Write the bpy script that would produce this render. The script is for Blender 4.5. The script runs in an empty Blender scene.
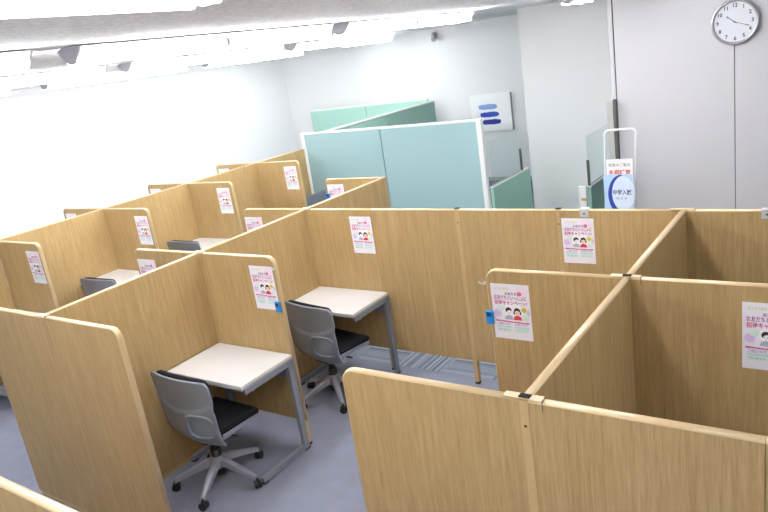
import bpy, bmesh, math, random
from mathutils import Vector, Matrix
random.seed(7)
SC = bpy.context.scene
COL = SC.collection
PI = math.pi

# ------------------------------------------------------------------ materials
def srgb(r, g, b):
    f = lambda c: (c/255/12.92) if c/255 <= .04045 else ((c/255+.055)/1.055)**2.4
    return (f(r), f(g), f(b), 1)

def new_mat(name):
    m = bpy.data.materials.new(name); m.use_nodes = True
    nt = m.node_tree; b = nt.nodes['Principled BSDF']
    return m, nt, b

def N(nt, t, **kw):
    n = nt.nodes.new(t)
    for k, v in kw.items(): setattr(n, k, v)
    return n

def plain(name, col, rough=.5, metal=0, noise=0, scale=60, bump=0, spec=.5):
    m, nt, b = new_mat(name)
    b.inputs['Base Color'].default_value = col
    b.inputs['Roughness'].default_value = rough
    b.inputs['Metallic'].default_value = metal
    b.inputs['Specular IOR Level'].default_value = spec
    if noise or bump:
        tc = N(nt, 'ShaderNodeTexCoord'); nz = N(nt, 'ShaderNodeTexNoise')
        nz.inputs['Scale'].default_value = scale; nz.inputs['Detail'].default_value = 3
        nt.links.new(tc.outputs['Object'], nz.inputs['Vector'])
        if noise:
            mx = N(nt, 'ShaderNodeMix', data_type='RGBA')
            mx.inputs['A'].default_value = tuple(c*(1-noise) for c in col[:3])+(1,)
            mx.inputs['B'].default_value = tuple(min(1, c*(1+noise)) for c in col[:3])+(1,)
            nt.links.new(nz.outputs['Fac'], mx.inputs['Factor'])
            nt.links.new(mx.outputs['Result'], b.inputs['Base Color'])
        if bump:
            bp = N(nt, 'ShaderNodeBump'); bp.inputs['Strength'].default_value = bump
            bp.inputs['Distance'].default_value = .002
            nt.links.new(nz.outputs['Fac'], bp.inputs['Height'])
            nt.links.new(bp.outputs['Normal'], b.inputs['Normal'])
    return m

def wood_mat(name, base, dark, light, rough=.42):
    """vertical-grain oak laminate (grain runs along local Z)"""
    m, nt, b = new_mat(name); L = nt.links.new
    tc = N(nt, 'ShaderNodeTexCoord'); oi = N(nt, 'ShaderNodeObjectInfo')
    off = N(nt, 'ShaderNodeVectorMath', operation='SCALE'); off.inputs[0].default_value = (7.3, 3.1, 5.7)
    L(oi.outputs['Random'], off.inputs['Scale'])
    ad = N(nt, 'ShaderNodeVectorMath', operation='ADD')
    L(tc.outputs['Object'], ad.inputs[0]); L(off.outputs['Vector'], ad.inputs[1])
    def nz(scale, sx, sz, det):
        mp = N(nt, 'ShaderNodeMapping'); mp.inputs['Scale'].default_value = (sx, sx, sz)
        L(ad.outputs['Vector'], mp.inputs['Vector'])
        n = N(nt, 'ShaderNodeTexNoise'); n.inputs['Scale'].default_value = scale; n.inputs['Detail'].default_value = det
        n.inputs['Roughness'].default_value = .65
        L(mp.outputs['Vector'], n.inputs['Vector']); return n
    fine = nz(1, 260, 9, 3); mid = nz(1, 55, 2.2, 4); big = nz(1, 7, 1.1, 2)
    r1 = N(nt, 'ShaderNodeValToRGB')
    r1.color_ramp.elements[0].position = .30; r1.color_ramp.elements[0].color = dark
    r1.color_ramp.elements[1].position = .62; r1.color_ramp.elements[1].color = base
    e = r1.color_ramp.elements.new(.80); e.color = light
    L(mid.outputs['Fac'], r1.inputs['Fac'])
    r2 = N(nt, 'ShaderNodeValToRGB')
    r2.color_ramp.elements[0].position = .33; r2.color_ramp.elements[0].color = (.80, .77, .72, 1)
    r2.color_ramp.elements[1].position = .55; r2.color_ramp.elements[1].color = (1, 1, 1, 1)
    L(fine.outputs['Fac'], r2.inputs['Fac'])
    m1 = N(nt, 'ShaderNodeMix', data_type='RGBA', blend_type='MULTIPLY'); m1.inputs['Factor'].default_value = .9
    L(r1.outputs['Color'], m1.inputs['A']); L(r2.outputs['Color'], m1.inputs['B'])
    r3 = N(nt, 'ShaderNodeValToRGB')
    r3.color_ramp.elements[0].position = .3; r3.color_ramp.elements[0].color = (.93, .92, .9, 1)
    r3.color_ramp.elements[1].position = .7; r3.color_ramp.elements[1].color = (1, 1, 1, 1)
    L(big.outputs['Fac'], r3.inputs['Fac'])
    m2 = N(nt, 'ShaderNodeMix', data_type='RGBA', blend_type='MULTIPLY'); m2.inputs['Factor'].default_value = 1
    L(m1.outputs['Result'], m2.inputs['A']); L(r3.outputs['Color'], m2.inputs['B'])
    L(m2.outputs['Result'], b.inputs['Base Color'])
    b.inputs['Roughness'].default_value = rough
    b.inputs['Specular IOR Level'].default_value = .35
    return m

M = {}
M['wood'] = wood_mat('oak_laminate', srgb(184, 157, 111), srgb(167, 139, 93), srgb(193, 167, 122))
M['trim'] = plain('oak_edge_band', srgb(200, 175, 134), .3, noise=.05, scale=25)
M['post'] = plain('oak_post', srgb(186, 158, 112), .45, noise=.07, scale=40)
M['black'] = plain('black_plastic', srgb(24, 24, 26), .5, noise=.1, scale=80)
M['socket'] = plain('dark_socket', srgb(26, 34, 30), .8, noise=.2, scale=200, spec=.1)
M['metal'] = plain('bright_metal', srgb(200, 202, 204), .35, .2, noise=.05)
M['frame'] = plain('grey_painted_steel', srgb(132, 138, 148), .4, .25, noise=.04, scale=90)
M['desktop'] = plain('white_melamine', srgb(212, 209, 206), .4, noise=.015, scale=30)
M['desk_edge'] = plain('desk_edge_grey', srgb(150, 150, 152), .5, noise=.03)
M['shell'] = plain('grey_chair_plastic', srgb(122, 127, 138), .42, noise=.04, scale=50)
M['shell_pad'] = plain('blue_grey_pad', srgb(128, 140, 152), .45, noise=.04, scale=50)
M['base'] = plain('grey_base_plastic', srgb(140, 140, 152), .4, .2, noise=.04, scale=50)
M['fabric'] = plain('black_seat_fabric', srgb(22, 22, 26), .95, noise=.3, scale=500, bump=.3, spec=.2)
M['paper'] = plain('poster_paper', srgb(240, 236, 246), .55, noise=.02, scale=20)
M['wall'] = plain('white_wallpaper', srgb(233, 233, 233), .85, noise=.012, scale=90, bump=.15, spec=.2)
M['wall_c'] = plain('pale_grey_wallpaper', srgb(194, 193, 197), .85, noise=.02, scale=70, bump=.3, spec=.2)
M['joint'] = plain('panel_joint_shadow_gap', srgb(70, 70, 74), .7, noise=.05)
M['teal'] = plain('pale_teal_fabric', srgb(151, 180, 182), .9, noise=.035, scale=300, bump=.2, spec=.2)
M['teal_dark'] = plain('sage_green_fabric', srgb(164, 202, 188), .9, noise=.035, scale=300, bump=.2, spec=.2)
M['rail'] = plain('off_white_rail', srgb(232, 234, 232), .4, noise=.02)
M['rail_grey'] = plain('grey_post', srgb(172, 173, 170), .45, .1, noise=.05)
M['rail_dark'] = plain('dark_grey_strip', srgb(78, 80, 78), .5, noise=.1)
M['silver'] = plain('silver_clock_rim', srgb(165, 166, 170), .28, .7, noise=.05)
M['clockface'] = plain('clock_face', srgb(206, 209, 216), .5, noise=.01)
M['ink'] = plain('dark_ink', srgb(36, 36, 44), .6, noise=.1)
M['whiteplastic'] = plain('white_plastic', srgb(232, 232, 232), .45, noise=.02)
M['lampbody'] = plain('white_lamp_steel', srgb(226, 224, 228), .45, noise=.02)
M['lampcap'] = plain('grey_lamp_cap', srgb(176, 174, 182), .5, noise=.06)
M['blue'] = plain('blue_plastic', srgb(38, 132, 206), .35, noise=.05)
M['navy'] = plain('navy_window', srgb(10, 52, 108), .3, noise=.1)
M['tubewhite'] = plain('white_tube', srgb(228, 230, 236), .35, noise=.02)
for nm, c in dict(p_pink=(200, 56, 122), p_rose=(150, 60, 124), p_yel=(222, 214, 60), p_lime=(200, 206, 84), p_navy=(70, 66, 140),
                  p_teal=(196, 226, 226), p_mint=(214, 236, 222), p_skin=(246, 214, 196), p_hair=(28, 24, 26), p_red=(208, 50, 84),
                  p_grey=(176, 184, 196), p_lav=(222, 200, 238), p_blush=(243, 226, 240), p_wht=(248, 246, 250), p_mauve=(110, 50, 110),
                  s_sky=(176, 206, 240), s_pale=(214, 228, 246), s_navy=(30, 58, 150), s_ink=(40, 56, 120), s_red=(190, 60, 50), s_brown=(90, 60, 60),
                  b_light=(134, 164, 220), b_mid=(40, 72, 180), b_deep=(26, 42, 138), art=(250, 250, 251)).items():
    M[nm] = plain('print_'+nm, srgb(*c), .6, noise=.04, scale=120)

def ceiling_mat():
    m, nt, b = new_mat('rockwool_ceiling'); L = nt.links.new
    tc = N(nt, 'ShaderNodeTexCoord')
    n1 = N(nt, 'ShaderNodeTexNoise'); n1.inputs['Scale'].default_value = 45; n1.inputs['Detail'].default_value = 4
    n2 = N(nt, 'ShaderNodeTexVoronoi'); n2.inputs['Scale'].default_value = 70
    L(tc.outputs['Object'], n1.inputs['Vector']); L(tc.outputs['Object'], n2.inputs['Vector'])
    r = N(nt, 'ShaderNodeValToRGB')
    r.color_ramp.elements[0].position = .35; r.color_ramp.elements[0].color = srgb(228, 226, 229)
    r.color_ramp.elements[1].position = .65; r.color_ramp.elements[1].color = srgb(252, 251, 253)
    L(n1.outputs['Fac'], r.inputs['Fac']); L(r.outputs['Color'], b.inputs['Base Color'])
    bp = N(nt, 'ShaderNodeBump'); bp.inputs['Strength'].default_value = .5; bp.inputs['Distance'].default_value = .004
    L(n2.outputs['Distance'], bp.inputs['Height']); L(bp.outputs['Normal'], b.inputs['Normal'])
    b.inputs['Roughness'].default_value = .95; b.inputs['Specular IOR Level'].default_value = .1
    return m
M['ceiling'] = ceiling_mat()

def carpet_mat():
    """plain grey loop carpet; the tiles beyond the back row are striped, laid quarter-turned"""
    m, nt, b = new_mat('grey_carpet_tiles'); L = nt.links.new
    tc = N(nt, 'ShaderNodeTexCoord'); sp = N(nt, 'ShaderNodeSeparateXYZ'); L(tc.outputs['Object'], sp.inputs[0])
    def math_(op, a, b_=None):
        n = N(nt, 'ShaderNodeMath', operation=op)
        for i, v in enumerate((a, b_)):
            if v is None: continue
            if isinstance(v, (int, float)): n.inputs[i].default_value = v
            else: L(v, n.inputs[i])
        return n.outputs[0]
    X, Y = sp.outputs['X'], sp.outputs['Y']
    nz = N(nt, 'ShaderNodeTexNoise'); nz.inputs['Scale'].default_value = 240; nz.inputs['Detail'].default_value = 2
    n2 = N(nt, 'ShaderNodeTexNoise'); n2.inputs['Scale'].default_value = 9; n2.inputs['Detail'].default_value = 5
    L(tc.outputs['Object'], nz.inputs['Vector']); L(tc.outputs['Object'], n2.inputs['Vector'])
    mx = N(nt, 'ShaderNodeMix', data_type='RGBA')
    mx.inputs['A'].default_value = srgb(58, 61, 72); mx.inputs['B'].default_value = srgb(152, 155, 172)
    f = math_('ADD', math_('MULTIPLY', nz.outputs['Fac'], .8), math_('MULTIPLY', n2.outputs['Fac'], .2))
    L(f, mx.inputs['Factor'])
    # stripes
    par = math_('MODULO', math_('ADD', math_('FLOOR', math_('DIVIDE', math_('ADD', X, 20.05), .45)), math_('FLOOR', math_('DIVIDE', math_('ADD', Y, 19.92), .5))), 2)
    def wv(v, s, seed):
        n = N(nt, 'ShaderNodeTexNoise', noise_dimensions='1D'); n.inputs['Scale'].default_value = s; n.inputs['Detail'].default_value = 2
        L(math_('ADD', v, seed), n.inputs['W']); return n.outputs['Fac']
    sx, sy = wv(X, 34, 3.3), wv(Y, 26, 9.1)
    st = N(nt, 'ShaderNodeMix', data_type='FLOAT'); L(par, st.inputs['Factor']); L(sx, st.inputs['A']); L(sy, st.inputs['B'])
    r = N(nt, 'ShaderNodeValToRGB')
    r.color_ramp.elements[0].position = .40; r.color_ramp.elements[0].color = srgb(84, 94, 112)
    r.color_ramp.elements[1].position = .56; r.color_ramp.elements[1].color = srgb(140, 146, 156)
    L(st.outputs['Result'], r.inputs['Fac'])
    fin = N(nt, 'ShaderNodeMix', data_type='RGBA'); L(math_('GREATER_THAN', Y, 0.08), fin.inputs['Factor'])
    L(mx.outputs['Result'], fin.inputs['A']); L(r.outputs['Color'], fin.inputs['B'])
    L(fin.outputs['Result'], b.inputs['Base Color'])
    bp = N(nt, 'ShaderNodeBump'); bp.inputs['Strength'].default_value = .35; bp.inputs['Distance'].default_value = .003
    L(nz.outputs['Fac'], bp.inputs['Height']); L(bp.outputs['Normal'], b.inputs['Normal'])
    b.inputs['Roughness'].default_value = .95; b.inputs['Specular IOR Level'].default_value = .15
    return m
M['carpet'] = carpet_mat()

def glass_mat():
    m, nt, b = new_mat('frosted_glass'); L = nt.links.new
    nt.nodes.remove(b); out = nt.nodes['Material Output']
    tr = N(nt, 'ShaderNodeBsdfTransparent'); tr.inputs['Color'].default_value = (.95, .985, .985, 1)
    di = N(nt, 'ShaderNodeBsdfPrincipled'); di.inputs['Base Color'].default_value = srgb(222, 236, 236); di.inputs['Roughness'].default_value = .25
    tc = N(nt, 'ShaderNodeTexCoord'); nz = N(nt, 'ShaderNodeTexNoise'); nz.inputs['Scale'].default_value = 40
    L(tc.outputs['Object'], nz.inputs['Vector'])
    mr = N(nt, 'ShaderNodeMapRange'); mr.inputs['To Min'].default_value = .09; mr.inputs['To Max'].default_value = .13
    L(nz.outputs['Fac'], mr.inputs['Value'])
    mx = N(nt, 'ShaderNodeMixShader'); L(mr.outputs['Result'], mx.inputs['Fac']); L(tr.outputs[0], mx.inputs[1]); L(di.outputs[0], mx.inputs[2])
    L(mx.outputs[0], out.inputs['Surface']); return m
M['glass'] = glass_mat()

def tube_mat(strength):
    m, nt, b = new_mat('fluorescent_tube')
    b.inputs['Base Color'].default_value = (.9, .9, .9, 1)
    b.inputs['Emission Color'].default_value = (.965, .985, 1.0, 1)
    b.inputs['Emission Strength'].default_value = strength
    return m
M['tube'] = tube_mat(68)

# ------------------------------------------------------------------ mesh helpers
class MB:
    """collects shapes with materials and links them as one mesh object"""
    def __init__(s): s.bm = bmesh.new(); s.mats = []
    def mi(s, m):
        m = M[m] if isinstance(m, str) else m
        if m not in s.mats: s.mats.append(m)
        return s.mats.index(m)
    def take(s, faces, m, smooth=False):
        i = s.mi(m)
        for f in faces: f.material_index = i; f.smooth = smooth
    def box(s, x0, x1, y0, y1, z0, z1, m, bevel=0, seg=2):
        r = bmesh.ops.create_cube(s.bm, size=1); vs = r['verts']
        bmesh.ops.scale(s.bm, vec=(x1-x0, y1-y0, z1-z0), verts=vs)
        bmesh.ops.translate(s.bm, vec=((x0+x1)/2, (y0+y1)/2, (z0+z1)/2), verts=vs)
        fs = list({f for v in vs for f in v.link_faces})
        if bevel:
            es = list({e for v in vs for e in v.link_edges})
            n0 = set(s.bm.faces)
            r = bmesh.ops.bevel(s.bm, geom=es, offset=bevel, segments=seg, profile=.6, affect='EDGES')
            fs = [f for f in fs if f.is_valid] + r['faces']
        s.take(fs, m); return s
    def prism(s, pts, a, b, m, axis='y', smooth=False):
        """extrude a polygon pts (u,v) from a to b along axis. axis y: (u,v)->(x,z); x: (y,z); z: (x,y)"""
        P = {'y': lambda u, v, w: (u, w, v), 'x': lambda u, v, w: (w, u, v), 'z': lambda u, v, w: (u, v, w)}[axis]
        A = [s.bm.verts.new(P(u, v, a)) for u, v in pts]; B = [s.bm.verts.new(P(u, v, b)) for u, v in pts]
        fs = [s.bm.faces.new(A), s.bm.faces.new(B[::-1])]
        n = len(pts)
        sd = [s.bm.faces.new((A[i], B[i], B[(i+1) % n], A[(i+1) % n])) for i in range(n)]
        s.take(fs, m); s.take(sd, m, smooth)
        bmesh.ops.recalc_face_normals(s.bm, faces=fs+sd); return s
    def flat(s, pts, y, m):
        """one face at y = const facing -Y"""
        f = s.bm.faces.new([s.bm.verts.new((u, y, v)) for u, v in pts]); f.normal_update()
        if f.normal.y > 0: f.normal_flip()
        s.take([f], m); return s
    def ell(s, cu, cv, ru, rv, y, m, n=24, a0=0, a1=2*PI):
        return s.flat([(cu+ru*math.cos(a0+(a1-a0)*i/n), cv+rv*math.sin(a0+(a1-a0)*i/n)) for i in range(n if a1-a0 > 6.28 else n+1)], y, m)
    def cyl(s, p, q, r0, m, r1=None, seg=16, smooth=True, caps=True):
        p, q = Vector(p), Vector(q); d = q-p; r1 = r0 if r1 is None else r1
        mat = Matrix.Translation((p+q)/2) @ d.to_track_quat('Z', 'Y').to_matrix().to_4x4()
        r = bmesh.ops.create_cone(s.bm, cap_ends=caps, segments=seg, radius1=r0, radius2=r1, depth=d.length, matrix=mat)
        fs = list({f for v in r['verts'] for f in v.link_faces})
        s.take(fs, m)
        for f in fs: f.smooth = smooth and len(f.verts) == 4
        return s
    def tube(s, pts, r, m, seg=10, closed=False):
        pts = [Vector(p) for p in pts]; n = len(pts); rings = []
        ref = None
        for i, p in enumerate(pts):
            a = pts[(i-1) % n] if (i > 0 or closed) else p; b = pts[(i+1) % n] if (i < n-1 or closed) else p
            t = (b-a).normalized()
            if ref is None: ref = t.orthogonal().normalized()
            ref = (ref - t*ref.dot(t)).normalized(); o = t.cross(ref)
            rings.append([s.bm.verts.new(p+r*(math.cos(2*PI*k/seg)*ref+math.sin(2*PI*k/seg)*o)) for k in range(seg)])
        fs = []
        for i in range(n if closed else n-1):
            A, B = rings[i], rings[(i+1) % n]
            fs += [s.bm.faces.new((A[k], A[(k+1) % seg], B[(k+1) % seg], B[k])) for k in range(seg)]
        s.take(fs, m, True)
        if not closed: s.take([s.bm.faces.new(rings[0][::-1]), s.bm.faces.new(rings[-1])], m)
        return s
    def lathe(s, prof, m, axis='z', c=(0, 0, 0), seg=40, smooth=True, cap=True):
        """prof: (radius, height)"""
        P = (lambda r, a, h: (c[0]+r*math.cos(a), c[1]+r*math.sin(a), c[2]+h)) if axis == 'z' else (lambda r, a, h: (c[0]+r*math.cos(a), c[1]-h, c[2]+r*math.sin(a)))
        rings = [[s.bm.verts.new(P(r, 2*PI*k/seg, h)) for k in range(seg)] for r, h in prof]
        fs = []
        for A, B in zip(rings, rings[1:]):
            fs += [s.bm.faces.new((A[k], A[(k+1) % seg], B[(k+1) % seg], B[k])) for k in range(seg)]
        s.take(fs, m, smooth); caps = []
        for R, (r, h) in ((rings[0], prof[0]), (rings[-1], prof[-1])):
            if cap and r > 1e-4:
                caps.append(s.bm.faces.new(R))
        s.take(caps, m); bmesh.ops.recalc_face_normals(s.bm, faces=fs+caps); return s
    def text(s, body, cu, cv, size, y, m, align='CENTER', wid=None, bold=0.0):
        c = bpy.data.curves.new('t', 'FONT'); c.body = body; c.size = size; c.align_x = align; c.align_y = 'CENTER'
        c.resolution_u = 2; c.offset = bold
        o = bpy.data.objects.new('t', c); COL.objects.link(o)
        dg = bpy.context.evaluated_depsgraph_get(); me = o.evaluated_get(dg).to_mesh()
        k = 1
        if wid and me.vertices:
            xs = [v.co.x for v in me.vertices]; k = wid/max(1e-6, max(xs)-min(xs))
        vs = [s.bm.verts.new((cu+v.co.x*k, y, cv+v.co.y)) for v in me.vertices]
        i = s.mi(m)
        for p in me.polygons:
            try:
                f = s.bm.faces.new([vs[j] for j in p.vertices]); f.material_index = i; f.normal_update()
                if f.normal.y > 0: f.normal_flip()
            except ValueError: pass
        bpy.data.objects.remove(o); bpy.data.curves.remove(c); return s
    def mesh(s, name):
        me = bpy.data.meshes.new(name); s.bm.to_mesh(me); s.bm.free()
        for m in s.mats: me.materials.append(m)
        return me
    def build(s, name, parent=None, loc=None):
        o = bpy.data.objects.new(name, s.mesh(name)); COL.objects.link(o)
        if parent: o.parent = parent
        if loc: o.location = loc
        return o

def tag(o, label, cat, group=None):
    o['label'] = label; o['category'] = cat; o['kind'] = 'thing'
    if group: o['group'] = group
    return o
def thing(name, label, cat, loc=(0, 0, 0), rz=0, group=None):
    o = bpy.data.objects.new(name, None); o.empty_display_size = .1; COL.objects.link(o)
    o.location = loc; o.rotation_euler = (0, 0, rz); return tag(o, label, cat, group)
def struct(o): o['kind'] = 'structure'; return o
def copy_tree(o, parent=None):
    c = o.copy(); COL.objects.link(c); c.parent = parent
    for ch in list(o.children): copy_tree(ch, c)
    return c

# ------------------------------------------------------------------ measures
H = 1.4216           # top of the oak partitions
T = .034             # their thickness
SX1, SX2, SX3 = 3.03, 0.0, -2.96   # the three long spines (planes x = const)
Y1, Y2, Y3, Y4, Y5 = -2.4, -1.2, 0.0, 1.2, 2.4
ZC = 2.88
XL, XR, YB, YF = -6.6, 6.5, -6.6, 7.3

# ------------------------------------------------------------------ the room
struct(MB().box(XL-.1, XR+.1, YB-.1, YF+.1, -.1, 0, 'carpet').build('floor'))
struct(MB().box(XL-.1, XR+.1, YB-.1, YF+.1, ZC, ZC+.1, 'ceiling').build('ceiling'))
struct(MB().box(XL-.1, XL, YB-.1, YF+.1, 0, ZC, 'wall').build('wall_left'))
struct(MB().box(XL, XR, YF, YF+.1, 0, ZC, 'wall').build('wall_far'))
struct(MB().box(.0, 2.6, 4.78, 4.92, 0, ZC, 'wall', .006).build('wall_alcove'))
struct(MB().box(XR, XR+.1, YB-.1, YF+.1, 0, ZC, 'wall').build('wall_right'))
struct(MB().box(XL, XR, YB-.1, YB, 0, ZC, 'wall').build('wall_back'))
CY = 1.6             # face of the wall with the clock
w = MB()
xs = [2.195, 3.075, 3.955, 4.835, 5.715, XR]
for a, b in zip(xs, xs[1:]): w.box(a+.003, b-.003, CY, CY+.09, 0, ZC, 'wall_c', .002)
w.box(2.187, XR, CY+.006, CY+.08, 0, ZC, 'joint')
struct(w.build('wall_clock_side'))
struct(MB().box(2.155, 2.187, CY+.001, CY+.10, 0, ZC, 'wall_c', .003).build('trim_1'))
struct(MB().box(XL, XL+.012, YB, YF, 0, .07, 'rail_grey', .002).build('baseboard_left'))
struct(MB().box(XL+.012, XR, YF-.012, YF, 0, .07, 'rail_grey', .002).build('baseboard_far'))

# ------------------------------------------------------------------ oak partitions
RAD = .055
def outline(l, rl, rr, z0, z1):
    pts = [(0, z0)]
    if rl: pts += [(RAD-RAD*math.cos(a), z1-RAD+RAD*math.sin(a)) for a in [PI/2*i/8 for i in range(9)]]
    else: pts += [(0, z1)]
    if rr: pts += [(l-RAD+RAD*math.sin(a), z1-RAD+RAD*math.cos(a)) for a in [PI/2*i/8 for i in range(9)]]
    else: pts += [(l, z1)]
    return pts + [(l, z0)]

def partition(label, x, y, l, rz=0, rl=False, rr=False, legs=(), z0=.205, group='oak booth partitions'):
    t = thing('booth_divider', label, 'partition', (x, y, 0), rz, group)
    e = .006
    # board, set in from the banded edges
    p = outline(l, rl, rr, z0, H-e)
    MB().prism(p, -T/2, T/2, 'wood').build('board', t)
    # edge band: runs up a free end, along the top and down a free end; rounded across
    q = outline(l, rl, rr, z0, H-e)
    if not rl: q = q[1:]
    if not rr: q = q[:-1]
    path = [Vector((u, 0, v)) for u, v in q]
    prof = [(-T/2-.0006, -.003), (-T/2-.0006, 0), (-T/2*.75, e*.7), (-T/2*.3, e), (T/2*.3, e), (T/2*.75, e*.7), (T/2+.0006, 0), (T/2+.0006, -.003)]
    b = MB(); rings = []
    n = len(path)
    for i, c in enumerate(path):
        t0 = (path[i]-path[i-1]).normalized() if i else (path[1]-path[0]).normalized()
        t1 = (path[i+1]-path[i]).normalized() if i < n-1 else t0
        nn = []
        for d in (t0, t1): nn.append(Vector((-d.z, 0, d.x)))
        nv = (nn[0]+nn[1]).normalized(); k = 1/max(.4, nv.dot(nn[0]))
        rings.append([b.bm.verts.new((c.x+nv.x*h*k, w_, c.z+nv.z*h*k)) for w_, h in prof])
    fs = []
    for A, B in zip(rings, rings[1:]):
        fs += [b.bm.faces.new((A[i], A[i+1], B[i+1], B[i])) for i in range(len(prof)-1)]
    fs += [b.bm.faces.new(rings[0]), b.bm.faces.new(rings[-1])]
    b.take(fs, 'trim', True); bmesh.ops.recalc_face_normals(b.bm, faces=fs)
    b.build('edge_band', t)
    for u in legs:
        lg = MB().box(u-.016, u+.016, -T/2+.001, T/2-.001, .018, z0, 'post', .002).build('leg', t)
        MB().box(u-.018, u+.018, -T/2, T/2, 0, .02, 'black', .003).build('foot_cap', lg)
    if z0 < .1: MB().box(.01, l-.01, -T/2+.002, T/2-.002, 0, z0+.002, 'post').build('plinth', t)
    return t

HW = .017   # half a spine
# --- row at Y1 (front)
partition('oak partition with rounded right end, in front of the nearest desk at left', -.745, Y1, .805, 0, True, False, (), .03)
partition('oak partition strip with rounded end right beside the nearest white desk front', .062, Y1, .688, 0, False, True, (), .03)
partition('large oak partition with rounded left end, nearest at bottom centre', 2.255, Y1, .758, 0, True, False, (.03,))
partition('oak partition at bottom right, right of the vertical strip with a black socket', 3.047, Y1, .69, 0, False, False, (.66,))
partition('last sliver of oak partition at the right edge of the bottom row', 3.739, Y1, .75, 0, False, True, (.72,))
# --- row at Y2
partition('short oak partition stub behind the nearest left desk, left of the long spine', -.745, Y2, .805, 0, True, False, (.03,))
partition('oak partition behind the nearest white desk, with poster and blue holder on its right end', .062, Y2, .688, 0, False, True, (.665,))
partition('oak partition with rounded left end, poster and blue holder, middle right row', 2.303, Y2, .710, 0, True, False, (.03,))
partition('oak partition at right with a poster cut off by the picture edge', 3.047, Y2, 1.0, 0, False, False, (.97,))
# --- row at Y3
partition('short oak stub with rounded left end left of the spine at the long back row', -.745, Y3, .805, 0, True, False, (.03,))
partition('oak partition behind the farther white desk with a poster near its right end', .062, Y3, .64, 0, False, False, (.62,))
partition('oak partition in the long back row, above the striped carpet gap', .704, Y3, .758, 0, False, False, ())
partition('oak partition in the long back row, right of the tall post standing on black foot', 1.496, Y3, .738, 0, False, False, ())
partition('oak partition of the long back row with a poster below a metal clip', 2.261, Y3, .752, 0, False, False, ())
partition('oak partition in shade at the right end of the long back row', 3.047, Y3, 1.05, 0, False, False, (1.0,))
# --- row at Y4 behind S2 and the S3 side panels
partition('short oak partition in front of the teal screen with a poster half hidden', -.745, Y4, .728, 0, True, False, (.03,))
S3N = {Y2: 'nearest', Y3: 'second', Y4: 'third', Y5: 'farthest'}
for yy, w_ in ((Y2, 'nearest, cut by the left picture edge'), (Y3, 'second from the left picture edge'), (Y4, 'third from the left picture edge'), (Y5, 'fourth and last, beside the teal screen')):
    partition('rounded oak side panel with poster, far left row, '+w_, SX3+.018, yy, .77, 0, False, True, (.74,))
for yy, w_ in ((Y3, 'nearest of three'), (Y4, 'middle of three'), (Y5, 'farthest of three')):
    partition('small oak panel top peeking over the far left spine, '+w_, SX3-.788, yy, .77, 0, True, False, (.03,))
# --- spines
A90 = PI/2
partition('light oak spine running from the bottom centre socket to the next crossing', SX1, Y1+.018, 1.164, A90, z0=.03)
partition('light oak spine running from middle right crossing back to the long row', SX1, Y2+.018, 1.164, A90, z0=.03)
partition('long oak spine panel left of the nearest grey chair and white desk', SX2, Y1+.018, 1.164, A90, z0=.03)
partition('long oak spine panel left of the farther grey chair and white desk', SX2, Y2+.018, 1.164, A90, z0=.03)
partition('oak spine panel behind the long back row, running to the teal screen', SX2, Y3+.018, 1.20, A90, z0=.03)
partition('far left oak spine, nearest stretch at the picture edge', SX3, Y1+.0, 1.181, A90, z0=.03)
for yy, w_ in ((Y2, 'stretch behind the nearest dark chair back'), (Y3, 'stretch behind the second dark chair back'), (Y4, 'third stretch, between third and fourth side panel')):
    partition('far left oak spine, '+w_, SX3, yy+.0005, 1.199, A90, z0=.03)
partition('far left oak spine, last stretch ending at the white post of the teal screen', SX3, Y5+.0005, 1.0, A90, z0=.03)
# --- nearest panel, bottom left corner
partition('out of line oak partition top in the bottom left corner, closest to the viewer', .3, -3.462, 2.1, 0, False, True, (2.05,))

# --- connecting posts
def conn_post(label, x, y, cap=True, dirx=1, sock=True, z0=.0, w_=.0168):
    t = thing('connecting_post', label, 'post', (x, y, 0), 0, 'oak connecting posts')
    MB().box(-w_, w_, -T/2-.001, T/2+.001, .02, H-.004, 'post', .002).build('post', t)
    MB().box(-w_-.001, w_+.001, -T/2-.001, T/2+.001, 0, .022, 'black', .003).build('foot_cap', t)
    if cap:
        MB().box(-.075, .064, -T/2-.001, T/2+.001, H+.0003, H+.0035, 'trim', .002, 2).build('top_cap', t)
        MB().box(.0648, .0664, -T/2-.0012, T/2+.0012, H-.035, H+.0015, 'ink').build('joint_gap', t)
    if sock: MB().box(-.020, .020, -.013, .013, H+.003, H+.0065, 'socket', .001).build('socket', t)
    MB().cyl((0, -T/2-.003, H-.10), (0, -T/2+.002, H-.10), .005, 'black', seg=10).build('screw', t)
    return t
conn_post('oak strip post with a dark square socket in the front row, bottom centre', SX1, Y1)
conn_post('oak post with a dark socket at the middle right crossing', SX1, Y2)
conn_post('oak post at the crossing of the right spine and the long back row', SX1, Y3, True, sock=False)
conn_post('tall oak post standing on black foot in the middle of the long back row', 1.479, Y3, False)
conn_post('oak post strip left of the poster on the long back row', 2.2475-.0, Y3-.0, False, w_=.0006 if False else .012)
def cross_cap(label, x, y):
    t = thing('crossing_cap', label, 'cap', (x, y, H+.0003), 0, 'pale caps on the spine crossings')
    MB().box(-.03, .06, -T/2-.001, T/2+.001, 0, .004, 'trim', .0015).build('cap_plate', t)
    MB().box(.061, .063, -T/2-.0012, T/2+.0012, -.025, .002, 'ink').build('joint_gap', t)
cross_cap('pale cap on the spine crossing nearest, at the lower left', SX2, Y1)
cross_cap('pale cap on the spine crossing above the nearest white desk', SX2, Y2)
cross_cap('pale cap on the spine crossing at left end of the long back row', SX2, Y3)

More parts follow.
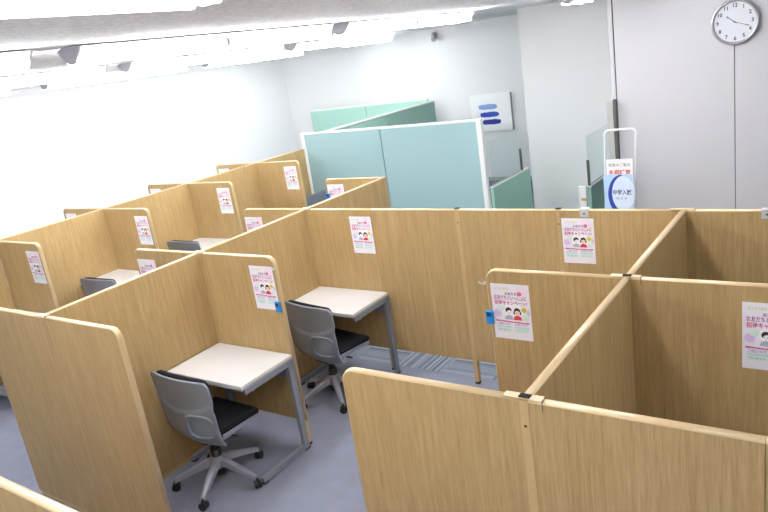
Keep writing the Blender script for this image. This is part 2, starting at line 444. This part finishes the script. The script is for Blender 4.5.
# metal clips over the top edge of the back row
def clip(label, x, y):
    t = thing('panel_clip', label, 'clip', (x, y, H), 0, 'grey metal clips on the long back row')
    b = MB(); b.box(-.03, .03, -T/2-.004, T/2+.004, .001, .005, 'metal', .001); b.box(-.03, .03, -T/2-.005, -T/2-.0015, -.05, .005, 'metal', .001)
    b.build('clip_body', t)
    MB().cyl((0, -T/2-.007, -.025), (0, -T/2-.004, -.025), .006, 'black', seg=12).build('clip_screw', t)
clip('small grey metal clip above the poster on the long back row', 2.427, Y3)
clip('small grey metal clip at the right picture edge of the long back row', 3.475, Y3)

# ------------------------------------------------------------------ posters
PW, PH = .216, .312
def poster_mesh():
    b = MB(); y = -.0010
    b.box(-PW/2, PW/2, -.0008, 0, 0, PH, 'paper')
    h = lambda v: v*PH
    u = lambda x: x*PW
    b.flat([(u(-.47), h(.985)), (u(.47), h(.985)), (u(.47), h(.70)), (u(-.47), h(.70))], y, 'p_lav') if False else None
    # soft print blots of the background
    for cu, cv, ru, rv, m in ((.30, .86, .17, .12, 'p_blush'), (-.42, .72, .06, .10, 'p_blush'), (-.36, .47, .10, .07, 'p_lav'), (.44, .50, .045, .05, 'p_lav'), (.36, .40, .08, .05, 'p_mint'), (-.28, .55, .1, .05, 'p_mint'), (.05, .52, .25, .15, 'p_wht')):
        b.ell(u(cu), h(cv), u(ru), h(rv), y, m); y -= .00005
    b.text('おうちで学ぼう', u(-.2), h(.91), .017, y-.0002, 'p_lime', wid=u(.38), bold=.0002)
    b.text('お友だち', u(.02), h(.825), .018, y-.0002, 'p_mauve', wid=u(.30), bold=.0004)
    b.ell(u(.24), h(.835), u(.055), h(.038), y-.0001, 'p_pink'); b.text('と', u(.24), h(.835), .018, y-.0003, 'p_wht')
    b.text('お友だちといっしょに', u(.0), h(.750), .027, y-.0002, 'p_rose', wid=u(.84), bold=.0005)
    b.text('招待キャンペーン!', u(.0), h(.660), .027, y-.0002, 'p_pink', wid=u(.84), bold=.0006)
    # badge
    b.flat([(u(.33)+.017*(1 if i % 2 else .82)*math.cos(i*PI/12), h(.55)+.017*(1 if i % 2 else .82)*math.sin(i*PI/12)) for i in range(24)], y-.0001, 'p_yel')
    b.text('+α', u(.33), h(.55), .014, y-.0003, 'p_mauve')
    # two children: boy (grey shirt), girl (red shirt)
    q = .70
    for cu, shirt, girl in ((-.075, 'p_grey', 0), (.15, 'p_red', 1)):
        c = u(cu); hy = lambda d: h(.50)+d*q
        b.flat([(c-.036*q, hy(-.062)), (c+.036*q, hy(-.062)), (c+.026*q, hy(-.034)), (c+.008*q, hy(-.026)), (c-.008*q, hy(-.026)), (c-.026*q, hy(-.034))], y-.0001, shirt)
        b.ell(c, hy(.012), .0255*q, .0245*q, y-.0002, 'p_hair')
        if girl:
            for k in (-1, 1): b.ell(c+k*.024*q, hy(-.004), .008*q, .014*q, y-.00022, 'p_hair')
        b.ell(c+(.006*q if not girl else 0), hy(-.006), .0215*q, .0205*q, y-.0003, 'p_skin' if girl else 'p_wht')
        for k in (-1, 1): b.ell(c+k*.008*q, hy(-.004), .0016, .0024, y-.0004, 'p_hair', 8)
        b.ell(c, hy(-.016), .004, .002, y-.0004, 'p_red', 8, PI, 2*PI)
    b.flat([(u(-.44), h(.318)), (u(.0), h(.305)), (u(.44), h(.300)), (u(.44), h(.325)), (u(.0), h(.330)), (u(-.44), h(.342))], y-.0004, 'p_pink')
    b.text('入会した方も紹介した方も', 0, h(.318), .007, y-.0006, 'p_blush', wid=u(.7))
    for cu, c2 in ((-.23, 'ご紹介の方'), (.23, 'お友だちに')):
        b.text(c2, u(cu), h(.272), .016, y-.0003, 'p_navy', wid=u(.34))
        b.flat([(u(cu-.19), h(.205)), (u(cu+.19), h(.205)), (u(cu+.19), h(.24)), (u(cu-.19), h(.24))], y-.0001, 'p_teal')
        b.flat([(u(cu-.19), h(.135)), (u(cu+.19), h(.135)), (u(cu+.19), h(.195)), (u(cu-.19), h(.195))], y-.0001, 'p_mint')
        b.text('プレゼント', u(cu), h(.165), .012, y-.0003, 'p_grey' if cu > 0 else 'p_navy', wid=u(.3))
    return b.mesh('poster')
PM = poster_mesh()
def poster(label, xc, yface, zt=1.352, tilt=0):
    o = bpy.data.objects.new('poster', PM); COL.objects.link(o)
    o.location = (xc, yface-.0008, zt-PH); o.rotation_euler = (0, tilt, 0)
    return tag(o, label, 'poster', 'campaign posters on the booth panels')
F = lambda y: y-T/2-.0006
poster('pink poster with two cartoon children behind the nearest white desk', .623, F(Y2), 1.352)
poster('pink poster with two cartoon children above the farther white desk', .582, F(Y3), 1.36)
poster('pink poster on the long back row below the grey metal clip', 2.376, F(Y3), 1.363)
poster('pink poster beside a blue holder on the middle right panel', 2.430, F(Y2), 1.347)
poster('pink poster cut by the right picture edge', 3.622, F(Y2), 1.342)
poster('pink poster on the far left row, first from the left picture edge', -2.297, F(Y2), 1.342)
poster('pink poster on the far left row, second from the left picture edge', -2.30, F(Y3), 1.34)
poster('pink poster on the far left row, third from the left picture edge', -2.33, F(Y4), 1.352)
poster('pink poster on the far left row, fourth, beside the teal screen', -2.33, F(Y5), 1.352)
poster('poster top on the stub left of the spine behind the nearest left desk', -.615, F(Y2), 1.342)
poster('poster top on the stub at left end of the long back row', -.635, F(Y3), 1.345)
poster('poster on the short panel in front of the teal screen', -.615, F(Y4), 1.362)
for yy, w_ in ((Y3, 'nearest of three'), (Y4, 'middle of three'), (Y5, 'farthest of three')):
    poster('top of a white poster behind the far left spine, '+w_, -3.60, F(yy), 1.36)

# ------------------------------------------------------------------ blue card holders and hooks
def holder(label, x, y, z):
    t = thing('card_holder', label, 'holder', (x, y, z), 0, 'small blue holders')
    MB().box(-.022, .022, -.018, 0, 0, .078, 'blue', .008, 3).build('holder_body', t)
    MB().box(-.015, .013, -.0195, -.017, .045, .070, 'navy', .0008).build('card_window', t)
holder('blue holder at the lower right corner of the poster by the nearest white desk', .728, F(Y2)-.002, 1.03)
holder('blue holder left of the poster on the middle right panel', 2.306, F(Y2)-.002, 1.115)
holder('blue holder at the back corner of the farther white desk', .725, F(Y3)-.012, .60)
holder('tiny blue holder at the left of the poster in front of the teal screen', -.722, F(Y4)-.002, 1.19)
def hook(label, x, y, z, s=1):
    t = thing('coat_hook', label, 'hook', (x, y, z), 0, 'small metal hooks')
    MB().box(-.006, .006, -.004, 0, -.01, .01, 'metal', .001).build('hook_plate', t)
    MB().tube([(0, -.003, 0), (s*.012, -.012, -.002), (s*.024, -.014, .002), (s*.03, -.014, .010)], .0035, 'metal', 8).build('hook_arm', t)
hook('small metal hook on the panel end right of the poster by the nearest white desk', .742, F(Y2), 1.338, 1)
hook('small metal hook at upper left of the middle right panel', 2.292, F(Y2), 1.345, -1)

# ------------------------------------------------------------------ desks
def make_desk(label, x, y, W=.728, D=.485):
    """origin at floor below the back left corner; back edge against the panel, user sits at -Y"""
    t = thing('study_desk', label, 'desk', (x, y, 0), 0, 'white booth desks')
    b = MB(); b.box(0, W, -D, 0, .700, .722, 'desktop', .004, 2); top = b.build('desktop', t)
    MB().box(-.001, W+.001, -D-.001, .0, .690, .7005, 'desk_edge', .001).build('underside_band', top)
    def side(u):
        f = MB()
        f.box(u-.014, u+.014, -D+.02, -.005, .655, .690, 'frame', .003)     # top bar
        f.box(u-.014, u+.014, -.055, -.005, .03, .690, 'frame', .003)       # rear upright
        f.box(u-.014, u+.014, -D+.012, -.005, .006, .045, 'frame', .003)     # floor bar
        o = f.build('leg_frame', t)
        MB().box(u-.016, u+.016, -.06, .0, 0, .012, 'black', .002).build('floor_glide', o)
        MB().box(u-.016, u+.016, -D+.008, -D+.05, 0, .012, 'black', .002).build('floor_glide', o)
    side(W-.008); side(.018)
    MB().box(.034, W-.034, -.045, -.015, .56, .655, 'frame', .003).build('rear_rail', t)
    k = MB(); k.box(W-.11, W-.05, -D+.12, -D+.18, .66, .689, 'rail_dark', .003); k.cyl((W-.08, -D+.15, .63), (W-.08, -D+.15, .66), .009, 'metal', seg=12)
    k.tube([(W-.08, -D+.15, .63), (W-.06, -D+.14, .615), (W-.04, -D+.13, .63)], .006, 'metal', 8)
    k.build('bag_hook', t)
    return t
desk = make_desk('nearest white study desk with grey steel frame in the left booth', .03, Y2-.025)
def desk_copy(label, x, y):
    d = copy_tree(desk); d.location = (x, y, 0); d['label'] = label; return d
desk_copy('farther white study desk with grey frame below the long back row', .022, Y3-.022)
desk_copy('white desk corner behind the first dark chair back on the far left row', SX3+.022, Y3-.022)
desk_copy('white desk corner behind the second dark chair back on the far left row', SX3+.022, Y4-.022)
desk_copy('white desk in the nearest booth at the left picture edge, hidden by panels', SX3+.022, Y2-.022)

# ------------------------------------------------------------------ chairs
def sstep(a, b, x):
    x = max(0, min(1, (x-a)/(b-a))); return x*x*(3-2*x)
def shell_pt(u, v, off=0):
    """back shell: u -1..1 across, v 0..1 up; off pushes along +Y"""
    z = .315 + .535*v
    hw = .195+.060*sstep(0, .20, v)+.024*sstep(.2, .95, v)
    k = 1-.42*((.12-v)/.12)**2 if v < .12 else 1
    if v > .93: k *= 1-.07*((v-.93)/.07)**2.5
    zz = z - (.014*(abs(u)**4))*sstep(.9, 1, v)
    y = -.135 - .050*v + .045*(abs(u)**2.4) + .085*(max(0, .28-v)/.28)**1.6
    y -= .013*(1-sstep(-.03, .03, v-(.70-.13*(1-u*u))))*sstep(.02, .12, v)     # the lower half stands proud behind a smile-shaped step
    return Vector((u*hw*k, y+off, zz))
def make_chair(label, loc, rz, star, group='grey shell office chairs'):
    t = thing('office_chair', label, 'chair', loc, rz, group)
    # seat
    b = MB(); b.box(-.225, .225, -.105, .255, .437, .478, 'fabric', .022, 3)
    for v in b.bm.verts:
        if v.co.z > .45: v.co.z += .012*(1-(v.co.x/.225)**2)
        if v.co.y > .2: v.co.z -= .012
    for f in b.bm.faces: f.smooth = True
    b.build('seat_cushion', t)
    b = MB(); b.box(-.222, .222, -.11, .252, .385, .445, 'shell', .02, 3)
    for v in b.bm.verts:
        if v.co.z < .40: v.co.x *= .86
    b.build('seat_pan', t)
    # back shell with a hand hole
    b = MB(); nu, nv = 32, 44
    g = [[b.bm.verts.new(shell_pt(-1+2*i/nu, j/nv)) for i in range(nu+1)] for j in range(nv+1)]
    hole = lambda u, v: ((u-.54)/.38)**4+((v-.40)/.145)**4 < 1
    fs = []
    for j in range(nv):
        for i in range(nu):
            if hole(-1+2*(i+.5)/nu, (j+.5)/nv): continue
            fs.append(b.bm.faces.new((g[j][i], g[j][i+1], g[j+1][i+1], g[j+1][i])))
    b.take(fs, 'shell', True)
    for v in [v for v in b.bm.verts if not v.link_faces]: b.bm.verts.remove(v)
    o = b.build('back_shell', t)
    s = o.modifiers.new('solid', 'SOLIDIFY'); s.thickness = .012; s.offset = 0
    o.modifiers.new('sub', 'SUBSURF').render_levels = 1; o.modifiers['sub'].levels = 1
    # raised rim round the hole and round the outline, yoke line
    ring = [shell_pt(.54+.41*(abs(math.cos(a))**.6)*math.copysign(1, math.cos(a)), .40+.155*(abs(math.sin(a))**.6)*math.copysign(1, math.sin(a)), -.008) for a in [2*PI*k/40 for k in range(40)]]
    MB().tube(ring, .009, 'shell', 8, True).build('hole_rim', o)
    edge = [shell_pt(-1, j/20, -.004) for j in range(1, 20)]+[shell_pt(-1+2*i/20, 1, -.002) for i in range(21)]+[shell_pt(1, j/20, -.004) for j in range(19, 0, -1)]
    MB().tube(edge, .0095, 'shell', 8).build('shell_rim', o)
    # pad seen through the hole, dark cushion on the front
    b = MB(); fs = []
    g = [[b.bm.verts.new(shell_pt(.08+.90*i/12, .22+.36*j/12, .012)) for i in range(13)] for j in range(13)]
    for j in range(12):
        for i in range(12): fs.append(b.bm.faces.new((g[j][i], g[j][i+1], g[j+1][i+1], g[j+1][i])))
    b.take(fs, 'shell_pad', True); p = b.build('lumbar_pad', t)
    s = p.modifiers.new('solid', 'SOLIDIFY'); s.thickness = .014; s.offset = 0
    b = MB(); fs = []
    g = [[b.bm.verts.new(shell_pt(-.88+1.76*i/16, .20+.80*j/20, .034+.010*(1-(2*i/16-1)**2))) for i in range(17)] for j in range(21)]
    for j in range(20):
        for i in range(16): fs.append(b.bm.faces.new((g[j][i], g[j][i+1], g[j+1][i+1], g[j+1][i])))
    b.take(fs, 'fabric', True); p = b.build('back_cushion', t)
    s = p.modifiers.new('solid', 'SOLIDIFY'); s.thickness = .03; s.offset = 0
    # mechanism and column
    b = MB(); b.box(-.07, .07, -.10, .10, .34, .39, 'black', .012); b.build('tilt_mechanism', t)
    MB().tube([(.07, .02, .375), (.16, .03, .37), (.23, .03, .375)], .007, 'black', 8).build('height_lever', t)
    b = MB(); b.cyl((0, 0, .20), (0, 0, .345), .024, 'black'); b.cyl((0, 0, .06), (0, 0, .25), .034, 'black'); b.build('gas_column', t)
    # five-star base
    MB().lathe([(.03, .11), (.05, .115), (.057, .16), (.045, .195), (.03, .20)], 'base', seg=24).build('base_hub', t)
    for k in range(5):
        a = star+2*PI*k/5; c, s_ = math.cos(a), math.sin(a); R = .305
        b = MB(); n = 8; rings = []
        for i in range(n+1):
            q = i/n; r = .035+(R-.035)*q; wdt = .030-.013*q; zt = .188-.100*q**1.15; zb = zt-(.050-.022*q)
            rings.append([b.bm.verts.new((r*c-dx*s_, r*s_+dx*c, zz)) for dx, zz in ((-wdt, zb), (wdt, zb), (wdt*.8, zt-.006), (wdt*.45, zt), (-wdt*.45, zt), (-wdt*.8, zt-.006))])
        fs = []
        for A, B in zip(rings, rings[1:]): fs += [b.bm.faces.new((A[i], A[(i+1) % 6], B[(i+1) % 6], B[i])) for i in range(6)]
        fs += [b.bm.faces.new(rings[0]), b.bm.faces.new(rings[-1])]
        b.take(fs, 'base'); bmesh.ops.recalc_face_normals(b.bm, faces=fs)
        b.build('star_leg', t)
        ca = a+.9+k*1.3; cx, cy = R*c, R*s_; ux, uy = math.cos(ca), math.sin(ca)
        b = MB(); b.cyl((cx, cy, .045), (cx, cy, .072), .010, 'black', seg=10)
        b.box(cx-.013, cx+.013, cy-.013, cy+.013, .040, .056, 'black', .005)
        cas = b.build('caster', t)
        for sd in (-1, 1):
            px, py = cx+sd*.014*ux, cy+sd*.014*uy
            MB().cyl((px-.008*ux, py-.008*uy, .028), (px+.008*ux, py+.008*uy, .028), .028, 'black', seg=20).build('caster_wheel', cas)
    return t
make_chair('nearest grey shell office chair at the nearest white desk', (.440, -1.775, 0), math.radians(-2), math.radians(9))
c2 = make_chair('farther grey shell office chair tucked under the farther white desk', (.475, -.545, 0), math.radians(-9), math.radians(39))
def chair_copy(label, x, y, deg):
    c = copy_tree(c2); c.location = (x, y, 0); c.rotation_euler = (0, 0, math.radians(deg)); c['label'] = label; return c
chair_copy('dark chair back showing behind the spine in the far left row, nearer of two', -2.42, -.47, 2)
chair_copy('dark chair back showing behind the spine in the far left row, farther of two', -2.60, .79, 0)
chair_copy('chair at the left picture edge beside the floor gap, almost cut off', -2.62, -1.78, -20)
chair_copy('dark chair sliver between the last side panel and the white post of the teal screen', -2.58, 3.0, 85)

# ------------------------------------------------------------------ teal screens
def screen(label, x, y, l, rz, h, mat, endpost=(), z0=.08):
    t = thing('office_screen', label, 'screen', (x, y, 0), rz, 'teal and green office screens')
    MB().box(.006, l-.006, -.022, .022, z0, h-.03, mat, .004).build('fabric_board', t)
    MB().box(0, l, -.026, .026, h-.03, h, 'rail', .008, 3).build('top_rail', t)
    MB().box(0, l, -.026, .026, .03, z0, 'rail', .004).build('bottom_rail', t)
    for u in (.05, l-.05): MB().cyl((u, 0, 0), (u, 0, .03), .018, 'rail_dark', seg=14).build('foot', t)
    for u in endpost:
        p = MB().box(u-.034, u+.034, -.034, .034, .0, h+.004, 'rail', .012, 3).build('end_post', t)
    return t
GY, GH = 3.46, 1.636
screen('pale teal screen panel, front one at left with white post at left end', -2.955, GY, 1.40, 0, GH, 'teal', (0.0,))
screen('pale teal screen panel, front one at right with a white post at right end', -1.553, GY, 1.50, 0, GH, 'teal', (1.50,))
partY = GY+.06
screen('sage green screen running back from the front teal screen, nearer half', -2.60, partY, 1.60, A90, GH, 'teal_dark')
screen('sage green screen running back, farther half ending before the far wall', -2.60, partY+1.602, 1.58, A90, GH, 'teal_dark')
screen('pale green rear screen panel close to the far wall, left half', -5.80, 7.02, 1.45, 0, GH+.03, 'teal_dark')
screen('pale green rear screen panel close to the far wall, right half', -4.348, 7.02, 1.45, 0, GH+.03, 'teal_dark')

# glass-topped low screens on each side of the gap
def glass_screen(label, x, y0, y1, zt, clip_near, g0, g1, ztop=1.345, fab='teal_dark'):
    t = thing('glass_screen', label, 'screen', (x, y0, 0), A90, 'low green screens with glass tops')
    l = y1-y0
    MB().box(.0, l, -.022, .022, .06, zt-.02, fab, .004).build('fabric_board', t)
    MB().box(.0, l, -.024, .024, zt-.02, zt, 'rail', .006).build('top_rail', t)
    MB().box(.0, l, -.024, .024, .0, .06, 'rail', .004).build('bottom_rail', t)
    b = MB(); b.box(g0, g1, -.004, .004, zt+.008, ztop, 'glass'); b.build('glass_pane', t)
    MB().box(g0, g1, -.007, .007, zt, zt+.012, 'rail_grey', .001).build('glass_channel', t)
    u = g0 if clip_near else g1
    MB().box(u-.012, u+.012, -.014, .014, zt, zt+.30, 'rail_dark', .003).build('glass_clamp', t)
    return t
glass_screen('low green screen with frosted glass top right of the big teal screen', .0, GY+.05, 4.68, .765, False, .03, .96)
glass_screen('low green screen with frosted glass top behind the white frame stand', 1.27, GY, 4.75, .765, True, .012, 1.2)
t = thing('screen_end_board', 'whitish panel end at the near end of the glass screen by the frame stand', 'panel', (1.205, GY-.03, 0))
MB().box(-.045, .045, -.02, .02, 0, .77, 'rail', .006).build('end_board', t)
MB().box(-.02, .045, -.0235, -.02, .60, .632, 'post', .001).build('brown_tag', t)

# grey metal upright at the end of the clock wall
t = thing('metal_upright', 'grey metal upright with a painted-in shaded side before the left end of the clock wall', 'upright', (2.155, 1.55, 0))
MB().box(-.03, .022, -.02, .02, 0, 1.94, 'rail_grey', .004).build('grey_profile', t)
MB().box(.022, .045, -.018, .022, 0, 1.938, 'rail_dark', .003).build('shaded_side', t)  # dark strip stands in for shading on the post's right side

# ------------------------------------------------------------------ picture, clock, stand, signs
t = thing('wall_picture', 'white framed picture of three blue brush strokes on the far wall', 'picture', (-1.76, YF, 0))
PZ0, PZ1 = .93, 1.60
MB().box(-.40, .40, -.035, -.001, PZ0, PZ1, 'art', .004).build('canvas', t)
MB().box(.40, .415, -.04, -.001, PZ0, PZ1, 'rail_grey', .002).build('edge_shadow', t)  # grey strip imitates the shadow along the right edge of the canvas
for zc, m, dx in ((1.375, 'b_light', -.05), (1.235, 'b_mid', -.03), (1.10, 'b_deep', .0)):
    rnd = random.Random(int(zc*1000)); b = MB(); n = 36; pts = []
    for i in range(n):
        a = 2*PI*i/n; cs, sn = math.cos(a), math.sin(a)
        pts.append((dx+.185*math.copysign(abs(cs)**.55, cs)*(1+.05*rnd.uniform(-1, 1)), zc+.046*math.copysign(abs(sn)**.6, sn)*(1+.10*rnd.uniform(-1, 1))))
    b.prism(pts, -.0375, -.035, m, 'y'); b.build('brush_stroke', t)

CX, CZ, CR = 3.082, 2.416, .163
t = thing('wall_clock', 'round silver rimmed wall clock with black numerals at upper right', 'clock', (CX, CY, CZ))
MB().lathe([(CR*.90, .0), (CR*.985, .004), (CR, .016), (CR*.985, .030), (CR*.94, .038), (CR*.885, .034), (CR*.87, .022)], 'silver', 'y', seg=64, cap=False).build('rim', t)
MB().lathe([(CR*.88, .018), (CR*.88, .022)], 'clockface', 'y', seg=64, smooth=False).build('dial', t)
b = MB()
for k in range(1, 13):
    a = PI/2-k*PI/6; b.text(str(k), CR*.715*math.cos(a), CR*.715*math.sin(a), .037, -.0226, 'ink', bold=.0009)
for k in range(60):
    a = 2*PI*k/60; r0, r1 = CR*.835, CR*.862; c, s_ = math.cos(a), math.sin(a); h_ = .0006 if k % 5 else .0012
    b.flat([(r0*c-h_*s_, r0*s_+h_*c), (r1*c-h_*s_, r1*s_+h_*c), (r1*c+h_*s_, r1*s_-h_*c), (r0*c+h_*s_, r0*s_-h_*c)], -.0226, 'ink')
b.text('QUARTZ', 0, CR*.42, .010, -.0226, 'ink') if False else None
b.build('numerals', t)
def hand(name, deg, ln, wd, y):
    b = MB(); a = PI/2-math.radians(deg); c, s_ = math.cos(a), math.sin(a)
    q = [(-.02, wd*.5), (ln*.7, wd), (ln*.86, wd*1.8), (ln, 0), (ln*.86, -wd*1.8), (ln*.7, -wd), (-.02, -wd*.5)]
    b.prism([(r*c-d*s_, r*s_+d*c) for r, d in q], y-.0015, y, 'ink', 'y'); b.build(name, t)
hand('hour_hand', 300+9, .075, .0022, -.024); hand('minute_hand', 111, .108, .0018, -.0265)
MB().cyl((0, -.030, 0), (0, -.022, 0), .005, 'ink', seg=14).build('centre_cap', t)

# white tubular stand
t = thing('frame_stand', 'white tubular frame stand with rounded top leaning before the clock wall', 'stand', (2.295, 1.30, 0))
w2, zt, r = .122, 1.725, .035
def L3(x, z): return (x-.13*(1-z/zt), .17*(1-z/zt), z)
pts = [L3(-w2, .012), L3(-w2, 1.0), L3(-w2, zt-r)]
pts += [L3(-w2+r-r*math.cos(a), zt-r+r*math.sin(a)) for a in [PI/2*i/6 for i in range(1, 7)]]
pts += [L3(w2-r+r*math.sin(a), zt-r+r*math.cos(a)) for a in [PI/2*i/6 for i in range(0, 7)]]
pts += [L3(w2, 1.0), L3(w2, .012)]
MB().tube(pts, .0085, 'tubewhite', 12).build('tube_frame', t)
for zz in (.35, .8): MB().cyl(L3(-w2, zz), L3(w2, zz), .007, 'tubewhite', seg=12).build('cross_bar', t)
for x in (-w2, w2):
    x -= .13
    MB().cyl((x, .17, 0), (x, .17, .03), .012, 'black', seg=14).build('rubber_foot', t)
    MB().cyl((x, .17, .012), (x, -.12, .012), .0085, 'tubewhite', seg=12).build('floor_bar', t)

t = thing('notice_board', 'white notice card with dark and red Japanese writing on the frame stand', 'sign', (2.285, 1.262, 1.12))
b = MB(); b.box(-.105, .105, 0, .006, 0, .375, 'whiteplastic', .002); b.build('card', t)
b = MB(); b.text('校舎のご案内', 0, .325, .030, -.0008, 's_brown', wid=.17); b.text('冬期講習', -.0, .262, .046, -.0008, 's_red', wid=.17, bold=.001); b.text('受付中です', .02, .205, .034, -.0008, 's_brown', wid=.14)
b.build('writing', t)
t = thing('blue_sign', 'pale blue sign with a dark blue crescent on the frame stand, below the notice card', 'sign', (2.275, 1.235, 1.0))
MB().box(-.115, .115, 0, .006, 0, .375, 's_pale', .002).build('card', t)
b = MB(); y = -.0006
b.flat([(-.115, 0), (.115, 0), (.115, .375), (-.115, .375)], y, 's_sky')
b.ell(.035, .22, .098, .140, y-.0002, 's_pale', 32)
cres = [(.035+.118*math.cos(a), .205+.170*math.sin(a)) for a in [math.radians(95+170*i/24) for i in range(25)]]
cres += [(.047+.098*math.cos(a), .215+.150*math.sin(a)) for a in [math.radians(265-170*i/24) for i in range(25)]]
cres = [(max(-.1145, u_), max(.001, min(.374, v_))) for u_, v_ in cres]
b.flat(cres, y-.0004, 's_navy')
b.flat([(-.1, .06), (-.02, .075), (.03, .055), (.02, .03), (-.1, .02)], y-.0004, 's_navy')
b.text('中学入試', .03, .225, .045, y-.0006, 's_ink', wid=.15, bold=.0012); b.text('ガイド', .025, .175, .028, y-.0006, 's_ink', wid=.09)
b.build('printed_design', t)

# small device high on the far wall
t = thing('wall_device', 'small grey device hanging high on the far wall below the ceiling', 'device', (-2.74, YF, 2.66))
MB().box(-.03, .03, -.05, 0, .05, .16, 'lampcap', .006).build('bracket', t)
MB().cyl((.0, -.05, .10), (.05, -.16, .02), .045, 'lampcap', seg=18).build('device_body', t)

# ------------------------------------------------------------------ ceiling lights
def light_proto(Lh=1.15):
    t = thing('ceiling_light', 'x', 'ceiling light', (0, 0, ZC), 0, 'fluorescent ceiling lights in rows')
    MB().prism([(-.05, -.0), (.05, -.0), (.115, -.012), (.03, -.062), (-.03, -.062), (-.115, -.012)], -Lh, Lh, 'lampbody', 'y').build('reflector_body', t)
    for s in (-1, 1):
        MB().prism([(-.055, -.001), (.055, -.001), (.12, -.012), (.055, -.085), (.02, -.10), (-.02, -.10), (-.055, -.085), (-.12, -.012)], s*Lh-.012 if s < 0 else s*Lh, s*Lh if s < 0 else s*Lh+.012, 'lampcap', 'y').build('end_cap', t)
        MB().box(-.075, .075, s*.0-.02, .02, -.095, -.03, 'lampcap', .004).build('lamp_socket', t) if s > 0 else None
        for q in (-1, 1):
            MB().cyl((s*.055, q*.028, -.085), (s*.055, q*(Lh-.005), -.085), .0165, 'tube', seg=14).build('tube', t)
    return t
proto = light_proto()
rows = [(2.40, [(-4.0, 'row nearest the viewer, bright bar along the top left picture edge'), (-.1, 'row nearest the viewer, grey end cap showing at the top edge')]),
        (.20, [(-3.35, 'second row, glowing end at the left edge'), (-.75, 'second row, middle lamp'), (1.77, 'second row, far lamp with grey end cap')]),
        (-2.30, [(-1.2, 'third row, nearest lamp'), (1.40, 'third row, middle lamp'), (3.95, 'third row, far lamp')]),
        (-4.80, [(-.85, 'row along the left wall, nearest lamp'), (1.95, 'row along the left wall, middle lamp'), (4.70, 'row along the left wall, far lamp')])]
first = True
for x, ls in rows:
    for y, lb in ls:
        o = proto if first else copy_tree(proto); first = False
        o.location = (x, y, ZC); o['label'] = 'white fluorescent ceiling light, '+lb

back = light_proto(.50); back.location = (2.4, -5.85, ZC); back['label'] = 'added unseen fluorescent fill light behind the viewer, in line with the nearest row'  # added lamp out of view, lifts the panel faces toward the camera
side = light_proto(.55); side.location = (4.85, -2.3, ZC); side['label'] = 'added unseen fluorescent fill light right of the viewer, above the right hand booths'  # added lamp out of view, fills the right hand booths
far = light_proto(.65); far.location = (-3.3, 5.95, ZC); far['label'] = 'added short fluorescent fill light near the far wall'  # added lamp, brightens the far wall
short = light_proto(.30); short.location = (1.32, 3.35, ZC); short['label'] = 'short fluorescent ceiling light at the top edge before the alcove wall'
# ------------------------------------------------------------------ world, camera, view
wd = bpy.data.worlds.new('World'); SC.world = wd; wd.use_nodes = True
wd.node_tree.nodes['Background'].inputs['Color'].default_value = (.9, .95, 1, 1)
wd.node_tree.nodes['Background'].inputs['Strength'].default_value = .05

cam = bpy.data.cameras.new('Camera'); co = bpy.data.objects.new('Camera', cam); COL.objects.link(co)
R = Vector((0.81809712, 0.55563198, -0.14829095)); U = Vector((-0.0409892, 0.31354402, 0.94868859)); Fw = Vector((-0.57361746, 0.77004107, -0.27928437))
mat = Matrix((R, U, -Fw)).transposed().to_4x4(); mat.translation = Vector((3.9427, -4.2820, 2.5790)); co.matrix_world = mat
cam.sensor_fit = 'HORIZONTAL'; cam.sensor_width = 36; cam.lens = 688.17*36/768; cam.clip_start = .05
SC.camera = co
SC.view_settings.view_transform = 'Standard'; SC.view_settings.look = 'None'; SC.view_settings.gamma = 1
SC.view_settings.use_curve_mapping = False
SC.view_settings.exposure = 0.0
SC.cycles.use_denoising = True
SC.cycles.max_bounces = 8
